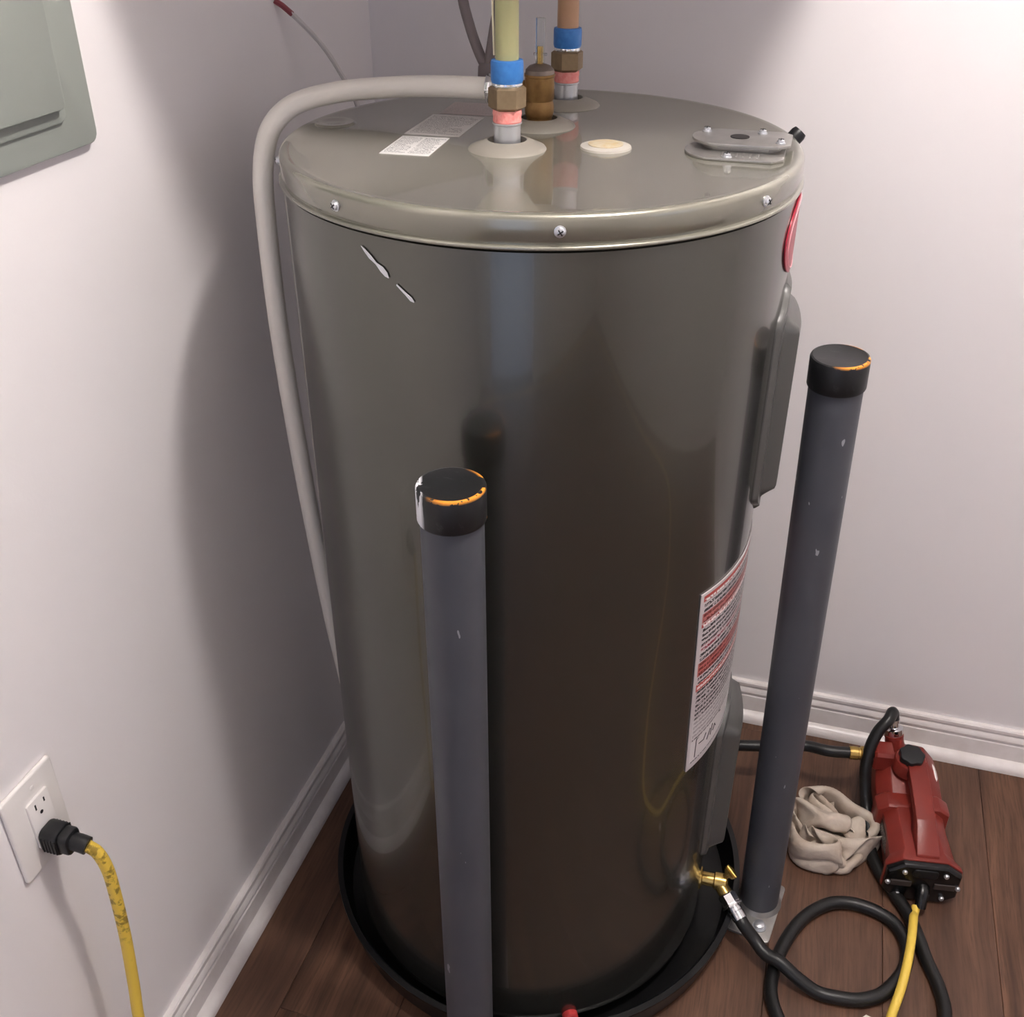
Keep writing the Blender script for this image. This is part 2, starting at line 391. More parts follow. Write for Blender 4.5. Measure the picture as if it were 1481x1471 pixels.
# red oval emblem
em = MB(); em.v.append(cylp(1, 1.186, .0018)); uvsE = []
for rr, dr in ((.9, .0018), (1., .0012), (1., -.0005)):
    for i in range(48):
        t = 2 * PI * i / 48; em.v.append(cylp(1 + 12.5 * rr * math.cos(t), 1.186 + .043 * rr * math.sin(t), dr))
em.f = [(0, 1 + i, 1 + (i + 1) % 48) for i in range(48)] + [(1 + r_ * 48 + i, 1 + (r_ + 1) * 48 + i, 1 + (r_ + 1) * 48 + (i + 1) % 48, 1 + r_ * 48 + (i + 1) % 48) for r_ in range(2) for i in range(48)]
e_o = obj('emblem', em, M_emblem, heater); e_o['label'] = 'red oval emblem'
ring = MB(); ring.tube([cylp(1 + 11 * math.cos(2 * PI * i / 40), 1.186 + .0375 * math.sin(2 * PI * i / 40), .0019) for i in range(41)], .0007, 4, 1, smooth=False)
obj('emblem_line', ring, mat('emblem_line', (232, 170, 176), .4), e_o)
# element access covers: curved plate with a raised box
def sstep(x, a, b):
    t = min(1, max(0, (x - a) / (b - a))); return t * t * (3 - 2 * t)
def access_cover(ac, zc, hw, hh, high):
    nu, nv = 28, 60; mb = MB(); n1 = nu + 1
    for j in range(nv + 1):
        for i in range(n1):
            u, v = 2 * i / nu - 1, 2 * j / nv - 1
            # rounded outline: pull in the corners near top and bottom
            k = abs(v); shrink = 1 - .62 * sstep(k, .72, 1.0) ** 1.3
            ed = min(1 - abs(u), (1 - k) * 2.2)
            rise = .0055 * sstep(ed, 0, .035)
            bx = sstep(1 - abs(u), .20, .34) * sstep(.80 - k, 0, .12)
            groove = -.0022 * math.exp(-((abs(u) - .52) / .045) ** 2) * (1 if k < .62 else 0)
            mb.v.append(cylp(ac + hw * u * shrink, zc + hh * v, .0004 + rise + (high * bx) + groove * bx))
    mb.f = [(j * n1 + i, j * n1 + i + 1, (j + 1) * n1 + i + 1, (j + 1) * n1 + i) for j in range(nv) for i in range(nu)]
    k = len(mb.v); mb.v += [Vector((p.x, p.y, 0)).normalized() * (R - .002) + Vector((0, 0, p.z)) for p in mb.v[:k]]
    rim = [i for i in range(n1)] + [(j + 1) * n1 - 1 for j in range(1, nv + 1)] + [nv * n1 + i for i in range(nu - 1, -1, -1)] + [j * n1 for j in range(nv - 1, 0, -1)]
    mb.f += [(rim[i], rim[(i + 1) % len(rim)], k + rim[(i + 1) % len(rim)], k + rim[i]) for i in range(len(rim))]
    return obj('access_cover', mb, M_cover, heater, angle=40)
access_cover(6.5, .973, 14.5, .152, .017)
access_cover(6.5, .335, 15.5, .168, .022)
# long white scratch on the front left of the tank
scr = MB()
pts = [(-111.2, 1.2195), (-110.2, 1.2155), (-109.0, 1.2105), (-107.6, 1.2055), (-106.3, 1.2010), (-105.3, 1.1965), (-104.7, 1.1935)]
wd = [.0003, .0022, .0030, .0016, .0042, .0036, .0004]
for (a, z), w_ in zip(pts, wd): scr.v += [cylp(a - w_ * 90, z - w_ * .6, .0004), cylp(a + w_ * 90, z + w_ * .6, .0004)]
scr.f = [(2 * i, 2 * i + 1, 2 * i + 3, 2 * i + 2) for i in range(len(pts) - 1)]
k = len(scr.v)
for a, z, w_ in ((-103.0, 1.1885, .0008), (-100.9, 1.1805, .0014), (-99.9, 1.1765, .0020), (-99.2, 1.1740, .0005)): scr.v += [cylp(a - w_ * 90, z - w_, .0004), cylp(a + w_ * 90, z + w_, .0004)]
scr.f += [(k + 2 * i, k + 2 * i + 1, k + 2 * i + 3, k + 2 * i + 2) for i in range(3)]
obj('scratch', scr, M_scratch, heater)['label'] = 'white scratch in the grey paint'
# paper stickers on the lid
def sticker(px, py, w_, h_, rot, m, lb):
    mb = MB(); T = Matrix.Translation((px, py, ZT)) @ Matrix.Rotation(rot, 4, 'Z')
    for z in (.0006, 0): mb.add([(-w_ / 2, -h_ / 2, z), (w_ / 2, -h_ / 2, z), (w_ / 2, h_ / 2, z), (-w_ / 2, h_ / 2, z)], [(0, 1, 2, 3)], T)
    mb.f += [(0, 4, 5, 1), (1, 5, 6, 2), (2, 6, 7, 3), (3, 7, 4, 0)]
    o = obj('sticker', mb, m, lid, uvs=[(0, 0), (1, 0), (1, 1), (0, 1)] * 2); o['label'] = lb
M_st1 = print_material('sticker_print', 15., (240, 238, 235), (96, 94, 96), [], (.06, .08), 60., 2, .5)
M_st2 = print_material('sticker_print_grey', 18., (206, 202, 197), (92, 88, 86), [], (.06, .06), 60., 1, .5)
M_st3 = print_material('sticker_print_brown', 10., (176, 164, 159), (150, 138, 133), [], (.06, .08), 40., 1, .5)
sticker(-.1272, -.064, .056, .083, .06, M_st1, 'small white sticker with two columns of print')
sticker(-.1285, .040, .066, .106, .03, M_st2, 'grey sticker with dense print')
sticker(-.122, .137, .075, .068, .05, M_st3, 'dull brown grey sticker')
# oval pressed mark at the left rim, tan plug, collars
obj('pressed_mark', MB().lathe([(0, .0008), (.012, .0012), (.016, .0022), (.024, .0022), (.027, 0), (0, 0)], 32, Matrix.Translation((-.2615, .014, ZT))), M_tank_lit, lid)
M_ring = mat('plug_ring', (190, 185, 176), .5)
tp = obj('foam_plug', MB().lathe([(0, .0042), (.019, .004), (.022, .0028), (.028, .0022), (.0285, 0), (0, 0)], 36, Matrix.Translation((.078, -.012, ZT))), M_ring, lid)
obj('foam_fill', MB().lathe([(0, .0062), (.012, .006), (.0195, .0046), (.0195, .002), (0, .002)], 28, Matrix.Translation((.078, -.012, ZT))), M_tan, tp)
PORTS = [(-.0255, -.046), (-.021, .071), (-.019, .195)]
for px, py in PORTS:
    c_ = obj('port_collar', MB().lathe([(.0215, .0015), (.0215, .0098), (.0235, .0102), (.042, .0022), (.0435, 0), (.0215, 0), (.0215, .0015)], 48, Matrix.Translation((px, py, ZT))), M_collar, lid)
    obj('opening', MB().lathe([(0, .0012), (.0214, .0012), (.0214, .0002), (0, .0002)], 32, Matrix.Translation((px, py, ZT))), M_dark, c_)
# wiring cover plates on the right of the lid
def dshape(w_, h_, r, sk=0.):
    out = [(w_ / 2, -h_ / 2 + .006), (w_ / 2 - .004, -h_ / 2)]
    return [(w_ / 2, h_ / 2 - .01), (w_ / 2 - .01, h_ / 2)] + [(-w_ / 2 + r + r * math.cos(math.radians(a)), (h_ / 2) * math.sin(math.radians(a))) for a in range(90, 271, 15)] + [(w_ / 2 - .012, -h_ / 2), (w_ / 2, -h_ / 2 + .012)]
JB = Matrix.Translation((.217, .006, ZT)) @ Matrix.Rotation(.02, 4, 'Z')
jb = obj('wiring_plate', MB().prism(dshape(.108, .082, .035), 0, .003, .0008, JB), M_plate, lid)
JB2 = Matrix.Translation((.2215, .028, ZT + .0015)) @ Matrix.Rotation(.02, 4, 'Z')
cov = obj('wiring_cover', MB().prism(dshape(.088, .058, .026), .001, .0075, .0005, JB2).prism(dshape(.108, .072, .032), .0072, .0105, .0007, JB2), M_plate, jb)
lv = MB()
for i in range(6): lv.box((-.012 + .0075 * i, -.0335, .0028), (-.0095 + .0075 * i, -.0155, .0042), .0005, 1, JB)
obj('louvre', lv, M_plate, jb)
obj('knockout', MB().lathe([(0, .0112), (.0105, .0112), (.0105, .0104), (0, .0104)], 24, JB2 @ Matrix.Translation((-.002, .0, 0))), M_dark, jb)
for T in (JB @ Matrix.Translation((-.005, -.0345, .003)), JB2 @ Matrix.Translation((.043, -.02, .0105)), JB2 @ Matrix.Translation((.021, .022, .0105)), JB2 @ Matrix.Translation((-.04, .018, .0105))):
    screw(jb, T, .0042)
ck = MB().lathe([(0, -.010), (.0085, -.010), (.0095, -.005), (.0095, .007), (.008, .011), (0, .012)], 20, axis_T(cylp(21.5, ZT - .004, .002), (.6, .3, .75)))
obj('cable_clamp', ck, M_black, lid)
# small red cap at the foot of the tank
obj('red_cap', MB().lathe([(0, -.002), (.012, -.002), (.012, .006), (.009, .009), (0, .0095)], 20, axis_T(cylp(-62.5, .040), (math.cos(math.radians(-62.5)), math.sin(math.radians(-62.5)), 0))), M_redbit, heater)
# drain valve: brass spigot at the lower right
VZ = .088
VA = math.radians(2); dv = Vector((math.cos(VA), math.sin(VA), 0)); v0 = cylp(2, VZ, -.005)
dvv = obj('drain_valve', MB().lathe([(0, 0), (.019, 0), (.019, .006), (.0115, .008), (.0115, .026), (.0145, .028), (.0145, .046), (.011, .049), (0, .049)], 20, axis_T(v0, dv)), M_brass_hi, heater)
sp = v0 + dv * .034; sd = Vector((.040, -.040, -.023)).normalized()
obj('spout', MB().lathe([(0, 0), (.0115, 0), (.0115, .030), (0, .030)], 18, axis_T(sp, sd)), M_brass_hi, dvv)
hd = Vector((.55, .15, .8)).normalized(); hp = v0 + dv * .036
obj('valve_handle', MB().lathe([(0, 0), (.005, 0), (.005, .024), (.011, .025), (.011, .030), (0, .030)], 14, axis_T(hp, hd)).box((-.012, -.003, .027), (.012, .003, .033), .0012, 1, axis_T(hp, hd, .8)), M_brass_hi, dvv)

# ------------------------------------------------------------------ drain pan
PX, PY, PR = -.3130, 1.2185, .350
pan = tag(obj('drain_pan', MB().lathe([(0, 0), (PR - .022, 0), (PR - .012, .004), (PR - .004, .052), (PR, .054), (PR, .058), (PR - .009, .0585), (PR - .013, .052), (PR - .022, .0065), (PR - .03, .0045), (0, .0045)], 128, Matrix.Translation((PX, PY, .0005))), M_pan), 'round black plastic drain pan on the floor under the grey water heater', 'drain pan')

# ------------------------------------------------------------------ water pipes
def water_pipe(px, py, pipe_m, label, r_pipe, roll):
    t = thing('water_pipe', label, 'pipe', (CX + px, CY + py, ZT), 0, 'water pipes on the heater')
    obj('steel_nipple', MB().lathe([(0, .002), (.0148, .002), (.0148, .026), (.0162, .027), (.0162, .0285), (0, .0285)], 28), M_steel, t)
    obj('sealing_tape', MB().lathe([(0, .0285), (.0150, .0285), (.0158, .030), (.0153, .034), (.0160, .037), (.0156, .0415), (0, .0415)], 28), M_pink, t)
    nut = obj('brass_nut', MB().lathe([(0, .0415), (.0165, .0415), (.0205, .0445), (.0205, .0635), (.0175, .0655), (0, .0655)], 6, Matrix.Rotation(roll, 4, 'Z')), M_brass_nut, t, angle=20)
    obj('crimp_ring', MB().lathe([(0, .0655), (.0165, .0655), (.0170, .0672), (.0165, .069), (0, .069)], 24), M_chrome, nut)
    obj('blue_sleeve', MB().lathe([(0, .069), (.0165, .069), (.0176, .072), (.0176, .089), (.0170, .0915), (.0150, .092), (0, .092)], 32), M_blue, t)
    obj('pipe', MB().lathe([(0, .092), (r_pipe, .092), (r_pipe * .985, .2), (r_pipe, BZ - ZT), (0, BZ - ZT)], 28), pipe_m, t)
    return t
water_pipe(PORTS[0][0], PORTS[0][1], M_olive, 'olive yellow water pipe rising in front of the brass relief valve', .0125, .26)
water_pipe(PORTS[2][0], PORTS[2][1], M_orange, 'amber brown water pipe rising behind the brass relief valve', .0133, .45)
# thin pale wire hanging along the olive pipe
n0 = Vector((CX + PORTS[0][0], CY + PORTS[0][1], 0))
tag(obj('pale_wire', MB().tube([n0 + Vector(p) for p in ((-.0160, .004, BZ), (-.0160, .002, 1.50), (-.0150, .0, 1.44), (-.0152, -.001, 1.405), (-.0149, .0, 1.385), (-.0149, .002, 1.36))], .0012, 8, 6), mat('cream_wire', (236, 226, 198), .5)), 'thin cream wire hanging down along the olive water pipe', 'wire')

# ------------------------------------------------------------------ relief valve and discharge pipe
vx, vy = CX + PORTS[1][0], CY + PORTS[1][1]
rv = thing('relief_valve', 'brass pressure relief valve with an upright lever between the two water pipes', 'valve', (vx, vy, ZT))
obj('valve_body', MB().lathe([(0, .002), (.0150, .002), (.0150, .010), (.0158, .011), (.0172, .016), (.0176, .022), (.0165, .027), (.0158, .029), (.0172, .031), (.0172, .055), (.0180, .056), (.0180, .0585), (0, .0585)], 36), M_brass, rv)
obj('bonnet', MB().lathe([(0, .0585), (.0172, .0585), (.0165, .063), (.0125, .067), (.006, .0692), (0, .0695)], 30), mat('bonnet_zinc', (128, 116, 108), .42, metal=.7), rv)
obj('lever_stem', MB().lathe([(0, .066), (.0035, .066), (.0035, .088), (0, .088)], 12), M_brass_hi, rv)
obj('lever', MB().prism(rrect(.0110, .0060, .0022, 3), .070, .118, .0008).box((-.0075, -.0015, .078), (.0085, .0015, .081), .0005, 1), M_clear, rv)
obj('outlet_stub', MB().lathe([(0, .010), (.0115, .010), (.0115, .050), (.0135, .051), (.0135, .060), (0, .060)], 24, axis_T((0, 0, .0385), (-1, -.03, .02))), M_brass, rv)
dp = thing('discharge_pipe', 'white plastic discharge pipe bending over the left rim of the heater', 'pipe', (vx, vy, 0))
def V3(*p): return Vector(p) - Vector((vx, vy, 0))
pp = [V3(vx - .062, vy - .002, 1.3045), V3(-.47, 1.259, 1.3035), V3(-.535, 1.252, 1.2995), V3(-.59, 1.231, 1.2945), V3(-.630, 1.202, 1.284), V3(-.650, 1.178, 1.262), V3(-.658, 1.163, 1.225), V3(-.660, 1.156, 1.17), V3(-.660, 1.154, 1.0), V3(-.659, 1.172, .75), V3(-.656, 1.198, .5), V3(-.653, 1.226, .3), V3(-.652, 1.24, .08)]
obj('pipe', MB().tube(pp, .0125, 20, 10), M_pvc, dp, angle=60)
obj('pipe_nut', MB().lathe([(0, 0), (.0165, 0), (.0175, .002), (.0175, .009), (.0165, .011), (0, .011)], 24, axis_T(V3(vx - .052, vy - .002, 1.3045), (-1, -.03, 0))), M_chrome, dp)

# ------------------------------------------------------------------ grey cable loop behind the olive pipe, wire on the left wall
cl = thing('cable_loop', 'dark grey cable looping down behind the olive water pipe', 'cable', (-.414, 1.292, 1.30))
def VL(*p): return Vector(p) - Vector((-.414, 1.292, 1.30))
obj('cable', MB().tube([VL(-.452, 1.30, BZ), VL(-.448, 1.296, 1.5), VL(-.4435, 1.292, 1.40), VL(-.4345, 1.292, 1.365), VL(-.4240, 1.292, 1.338), VL(-.4165, 1.292, 1.325), VL(-.4128, 1.292, 1.326), VL(-.409, 1.292, 1.342), VL(-.4045, 1.292, 1.366), VL(-.3985, 1.294, 1.40), VL(-.396, 1.297, 1.5), VL(-.395, 1.30, BZ)], .0062, 12, 8), M_cable, cl)
obj('cable_tie', MB().lathe([(0, 0), (.0105, 0), (.0115, .004), (.0105, .022), (.008, .026), (0, .026)], 16, axis_T(VL(-.4140, 1.291, 1.3195 - .018), (0, 0, 1))), M_cable, cl)
lw = thing('wall_wire', 'thin white wire leaving the left wall beside the corner and dropping behind the heater', 'wire', (XL, 1.41, 1.365))
def VW(*p): return Vector(p) - Vector((XL, 1.41, 1.365))
obj('wire', MB().tube([VW(-.7495, 1.405, 1.372), VW(-.742, 1.41, 1.366), VW(-.725, 1.425, 1.345), VW(-.705, 1.447, 1.312), VW(-.688, 1.462, 1.275), VW(-.670, 1.472, 1.23), VW(-.66, 1.48, 1.15), VW(-.655, 1.485, .7), VW(-.655, 1.49, .01)], .0034, 8, 8), M_wire, lw)
obj('red_tip', MB().tube([VW(-.7495, 1.405, 1.372), VW(-.741, 1.411, 1.365), VW(-.732, 1.419, 1.354)], .0038, 8, 3), mat('dark_red', (140, 66, 72), .5), lw)

# ------------------------------------------------------------------ bollards
def cap_material(name, dirs, white_dir=None):
    m = mat(name, (24, 25, 27), .42); g = G(m); p = g.coord(); s = g.sep(p)
    rad = g.m('SQRT', g.m('ADD', g.m('MULTIPLY', s[0], s[0]), g.m('MULTIPLY', s[1], s[1])))
    ns = g.noise(p, 95., 3., .6); ns2 = g.noise(p, 40., 2.)
    edge = g.m('MULTIPLY', g.rng(s[2], .0155, .0180), g.rng(rad, .0305, .0325))
    dirx, diry = dirs
    ang = g.m('ADD', g.m('MULTIPLY', s[0], dirx / .034), g.m('MULTIPLY', s[1], diry / .034))
    wear = g.m('MULTIPLY', g.m('MULTIPLY', edge, g.rng(ang, -.15, .35)), g.m('GREATER_THAN', g.m('ADD', ns, g.m('MULTIPLY', ns2, .7)), .81))
    low = g.m('MULTIPLY', g.m('MULTIPLY', g.m('LESS_THAN', s[2], -.0165), g.rng(ang, .1, .5)), g.m('GREATER_THAN', ns2, .55))
    wear = g.m('MAXIMUM', wear, low)
    c = g.mix(wear, (*lin((24, 25, 27)), 1), (*lin((232, 150, 48)), 1))
    if white_dir:
        a2 = g.m('ADD', g.m('MULTIPLY', s[0], white_dir[0] / .034), g.m('MULTIPLY', s[1], white_dir[1] / .034))
        st = g.noise(g.scaled(p, (1, 1, .22)), 120., 3.)
        wmask = g.m('MULTIPLY', g.rng(a2, .80, .90), g.m('GREATER_THAN', g.m('ADD', st, g.rng(s[2], .018, -.018, 0., .12)), .50))
        c = g.mix(wmask, c, (*lin((232, 232, 236)), 1))
    dust = g.m('MULTIPLY', g.rng(g.noise(g.scaled(p, (1, 2.5, 1)), 60., 4., .7), .58, .75), .25)
    c = g.mix(dust, c, (*lin((96, 96, 98)), 1))
    g.l(c, g.b.inputs['Base Color']); return m
def bollard(base, lean, label, cap_m, plate_yaw):
    t = thing('bollard', label, 'bollard', (base[0], base[1], 0), 0, 'bollards guarding the heater')
    top = Vector((lean[0], lean[1], lean[2])); ax = top.normalized()
    T = axis_T((0, 0, 0), ax)
    L = top.length
    obj('post', MB().lathe([(0, .006), (.0325, .006), (.0325, L), (0, L)], 48, T), post_m, t)
    # cap keeps its own upright frame
    cp = obj('cap', MB().lathe([(0, -.0195), (.0345, -.0195), (.0352, -.018), (.0352, .0165), (.0342, .0188), (.032, .0195), (.0305, .0188), (0, .0185)], 48, Matrix.Translation(ax * (L + .016)) @ ax.to_track_quat('Z', 'Y').to_matrix().to_4x4()), cap_m, t)
    pl = obj('base_plate', MB().prism(rrect(.072, .125, .006, 2, 0, -.016), 0, .006, .001, Matrix.Rotation(plate_yaw, 4, 'Z')), M_plate, t)
    for bx, by in ((.014, -.053), (0., .0415)):
        bt = obj('bolt', MB().lathe([(0, .006), (.0115, .006), (.0115, .008), (.0085, .008), (.0085, .0145), (.0065, .0158), (0, .016)], 18, Matrix.Rotation(plate_yaw, 4, 'Z') @ Matrix.Translation((bx, by, 0))), M_steel, pl)
    wl = MB()
    wl.lathe([(.0320, .006), (.038, .006), (.0325, .014), (.0320, .014)], 40)
    obj('weld', wl, M_plate, pl)
    return t
post_m = mat('grey_post', (78, 80, 86), .42, vary=(11, (71, 73, 80), .7)); _g = G(post_m)
_p = _g.coord(); _st = _g.noise(_g.scaled(_p, (1, 1, .35)), 90., 2., .4)
_src = _g.b.inputs['Base Color'].links[0].from_socket
_g.l(_g.mix(_g.m('MULTIPLY', _g.m('GREATER_THAN', _st, .765), .8), _src, (*lin((165, 166, 172)), 1)), _g.b.inputs['Base Color'])
bollard((-.309, .832), (0, 0, .984), 'grey steel bollard with a chipped black cap standing in front of the water heater', cap_material('cap_worn', (.8, -.25), (-.93, -.36)), 0.)
bollard((.074, 1.252), (-.027, -.032, 1.0), 'grey steel bollard with a black cap standing right of the heater beside the pump', cap_material('cap_worn_right', (.95, -.1)), -.16)

# ------------------------------------------------------------------ breaker panel on the left wall (local: x out of wall, y along, z up)
bp = thing('breaker_panel', 'grey green metal breaker panel flush on the left wall', 'breaker panel', (XL, .79, 1.286))
TY = Matrix(((0, 0, 1, 0), (1, 0, 0, 0), (0, 1, 0, 0), (0, 0, 0, 1)))   # prism (x,y,z) -> (out=z, along=x, up=y)
obj('cover', MB().prism(rrect(.36, .72, .012, 4, 0, .36), .0, .012, .003, TY), M_panel, bp)
obj('door_frame', MB().prism(rrect(.263, .60, .010, 4, .0, .33), .012, .017, .0025, TY), M_panel, bp)
obj('door', MB().prism(rrect(.240, .575, .006, 3, .0, .3325), .017, .028, .0025, TY, 2), M_panel, bp)
obj('latch', MB().box((.028, -.018, .30), (.032, .018, .345), .002, 2), M_black, bp)

# ------------------------------------------------------------------ outlet
ow = thing('wall_outlet', 'white double socket outlet with cover plate low on the left wall', 'outlet', (XL, .633, .618))
obj('cover_plate', MB().prism(rrect(.082, .127, .004, 3), 0, .0065, .003, TY, 3), M_white, ow)
ins = obj('receptacle', MB().prism(rrect(.034, .068, .002, 2, .004, 0), .0055, .0095, .001, TY), M_white, ow)
for zc in (.0185, -.0185):
    obj('slot', MB().box((.0090, -.0035, zc + .0005), (.0098, -.0015, zc + .0085)).box((.0090, .0105, zc + .0015), (.0098, .0125, zc + .0075)), M_dark, ins)
    obj('ground_slot', MB().lathe([(0, 0), (.0024, 0), (.0024, .0006), (0, .0006)], 12, axis_T((.0093, .0035, zc - .0075), (1, 0, 0))), M_dark, ins)
for zc in (.0475, -.0475):
    obj('screw', MB().lathe([(0, 0), (.0028, 0), (.0028, .0008), (.002, .0012), (0, .0012)], 12, axis_T((.0064, .004, zc), (1, 0, 0))), M_white, ow)

# ------------------------------------------------------------------ yellow cord with black plug
PLG = Vector((XL + .0085, .634, .5935))
yc = thing('extension_cord', 'yellow power cord with a black plug running from the wall outlet to the red pump', 'cord', PLG)
plug = obj('plug', MB().prism(rrect(.030, .034, .009, 4), .001, .024, .003, TY).prism([(x_ * .86, y_ * .86) for x_, y_ in rrect(.030, .034, .009, 4)], .022, .036, .003, TY), M_black, yc)
obj('strain_relief', MB().tube([(.030, 0, 0), (.042, .001, -.001), (.052, .0018, -.004)], .0105, 14, 3), M_black, plug)
rb = MB()
for k in range(5): rb.box((.0045 + k * .0042, -.0157, -.011), (.0062 + k * .0042, .0157, .011), .0006, 1)
obj('grip_ribs', rb, M_black, plug)
def VP(*p): return Vector(p) - PLG
M_yel = mat('yellow_cord', (232, 198, 80), .42); _g = G(M_yel); _p = _g.coord()
_d = _g.m('MULTIPLY', _g.rng(_g.noise(_p, 95., 3., .6), .50, .60), _g.m('MULTIPLY', _g.rng(_g.sep(_g.n('ShaderNodeNewGeometry').outputs['Position'])[2], .40, .45), .75))
_l = _g.m('MULTIPLY', _g.rng(_g.noise(_p, 40., 3.), .6, .75), .3)
_g.l(_g.mix(_g.m('MAXIMUM', _d, _l), (*lin((232, 199, 84)), 1), (*lin((112, 88, 34)), 1)), _g.b.inputs['Base Color'])
c0 = (PLG.x + .050, PLG.y + .0018, PLG.z - .0035)
cord = [c0, (-.6835, .640, .576), (-.680, .6435, .545), (-.681, .6445, .50), (-.684, .643, .42), (-.687, .636, .33), (-.688, .628, .26), (-.682, .622, .14), (-.672, .62, .07), (-.672, .58, .03), (-.685, .50, .0078), (-.69, .2, .0078), (-.69, -.6, .0078), (-.66, -1.15, .0078), (-.4, -1.27, .0078), (.6, -1.27, .0078), (1.45, -1.25, .0078), (1.62, -1.0, .0078), (1.62, .2, .0078), (1.5, .75, .0078), (1.1, .93, .0078), (.6, .90, .0078), (.40, .925, .0078), (.305, .962, .0300), (.286, 1.03, .014), (.2885, 1.078, .0085), (.304, 1.135, .021), (.313, 1.18, .033), (.3195, 1.225, .034), (.3255, 1.272, .0245), (.3285, 1.290, .0145), (.3315, 1.304, .0168)]
obj('cord', MB().tube([VP(*p) for p in cord], .0073, 12, 10), M_yel, yc)

# ------------------------------------------------------------------ red pump (local: x right, y back, z up; origin front floor)
pump = thing('utility_pump', 'red cast transfer pump with black knob and black end cap lying on the floor', 'pump', (.336, 1.335, 0), math.radians(8.5))
def oct_ring(w_, zc, h_, ch=.32):
    a, b = w_ / 2, h_ / 2; ca, cb = a * ch * 1.3, b * ch * 1.3
    return [(a, zc - b + cb), (a, zc + b - cb), (a - ca, zc + b), (-a + ca, zc + b), (-a, zc + b - cb), (-a, zc - b + cb), (-a + ca, zc - b), (a - ca, zc - b)]
def loft(secs, bev=.0):
    """secs: [(y, ring of (x, z))]"""
    mb = MB(); n = len(secs[0][1])
    for y, r_ in secs: mb.v += [Vector((q[0], y, q[1])) for q in r_]
    for i in range(len(secs) - 1):
        mb.f += [(i * n + k, i * n + (k + 1) % n, (i + 1) * n + (k + 1) % n, (i + 1) * n + k) for k in range(n)]
    mb.f += [tuple(range(n)), tuple(range((len(secs) - 1) * n, len(secs) * n))]
    if bev:
        bm = bmesh.new(); vv = [bm.verts.new(p) for p in mb.v]
        for f in mb.f: bm.faces.new([vv[i] for i in f])
        bmesh.ops.recalc_face_normals(bm, faces=bm.faces[:])
        es = [e for e in bm.edges if len(e.link_faces) == 2 and abs(e.calc_face_angle(0)) > .25]
        bmesh.ops.bevel(bm, geom=es, offset=bev, segments=2, profile=.5, affect='EDGES', clamp_overlap=True)
        bm.verts.index_update(); mb = MB(); mb.v = [q.co.copy() for q in bm.verts]; mb.f = [[q.index for q in f.verts] for f in bm.faces]; bm.free()
    return mb
housing = obj('motor_housing', loft([(.006, oct_ring(.128, .047, .090)), (.016, oct_ring(.126, .047, .090)), (.028, oct_ring(.108, .049, .088)), (.085, oct_ring(.102, .051, .086)), (.150, oct_ring(.104, .053, .088))], .002), M_red, pump, angle=30)
capo = obj('end_cap', loft([(-.006, oct_ring(.116, .046, .080)), (-.002, oct_ring(.122, .0465, .085)), (.006, oct_ring(.124, .047, .086))], .001), M_blackg, pump, angle=30)
for sx in (-1, 1):
    obj('vent_plate', MB().box((sx * .036 - .0175, -.0085, .040), (sx * .036 + .0175, -.0055, .053), .001, 1), mat('vent_grey', (58, 50, 47), .5), capo)
    for bx, bz in ((.034, .074), (.0365, .018), (.0575, .0465)):
        obj('cap_screw', MB().lathe([(0, 0), (.0045, 0), (.0045, .002), (.0033, .004), (0, .0045)], 12, axis_T((sx * bx, -.0062, bz), (0, -1, 0))), M_steel, capo)
obj('badge', MB().prism(rrect(.042, .018, .006, 3, 0, .074), .0055, .0085, .001, Matrix(((1, 0, 0, 0), (0, 0, -1, 0), (0, 1, 0, 0), (0, 0, 0, 1)))), M_black, capo)
obj('cord_gland', MB().tube([(.002, -.004, .037), (.001, -.014, .034), (-.001, -.024, .026), (-.002, -.031, .017)], lambda t: .0125 - .0035 * t, 16, 4), M_blackg, capo)
# shoulder collar and pump head
obj('shoulder', loft([(.118, oct_ring(.122, .055, .080, .22)), (.124, oct_ring(.126, .055, .084, .22)), (.150, oct_ring(.126, .055, .084, .22)), (.156, oct_ring(.118, .055, .078, .22))], .0015), M_red, pump, angle=30)
head = obj('pump_head', loft([(.150, oct_ring(.116, .052, .092)), (.182, oct_ring(.116, .056, .104)), (.205, oct_ring(.112, .062, .120)), (.245, oct_ring(.106, .064, .124)), (.268, oct_ring(.076, .060, .096))], .0025), M_red, pump, angle=30)
obj('front_plate', MB().lathe([(0, 0), (.034, 0), (.034, .006), (.028, .010), (0, .010)], 28, axis_T((.044, .215, .075), (1, .1, .1))), M_white, head)
obj('inlet_port', MB().add([Vector((-.030 - q[0], .218 + q[1][0], .120 + q[1][1])) for q in [(d_, r_) for d_ in (0, .030, .034) for r_ in oct_ring(.042 if d_ < .034 else .036, 0, .042 if d_ < .034 else .036, .2)]], [(i * 8 + k_, i * 8 + (k_ + 1) % 8, (i + 1) * 8 + (k_ + 1) % 8, (i + 1) * 8 + k_) for i in range(2) for k_ in range(8)] + [tuple(range(16, 24))]), M_red, head, angle=30)
OD = Vector((-.18, .28, .94)).normalized(); OB = Vector((-.018, .242, .112))
obj('outlet_port', MB().lathe([(0, 0), (.019, 0), (.0165, .030), (.0175, .031), (.0175, .036), (0, .036)], 20, axis_T(OB, OD)), M_red, head)
kc = obj('knob_collar', MB().lathe([(0, 0), (.029, 0), (.0275, .024), (.0255, .027), (0, .027)], 32, axis_T((-.004, .196, .118), (0, -.14, 1))), M_red, head)
kn = []
for i in range(48):
    a = 2 * PI * i / 48; kn.append(((.0215 + .0013 * math.cos(7 * a)) * math.cos(a), (.0215 + .0013 * math.cos(7 * a)) * math.sin(a)))
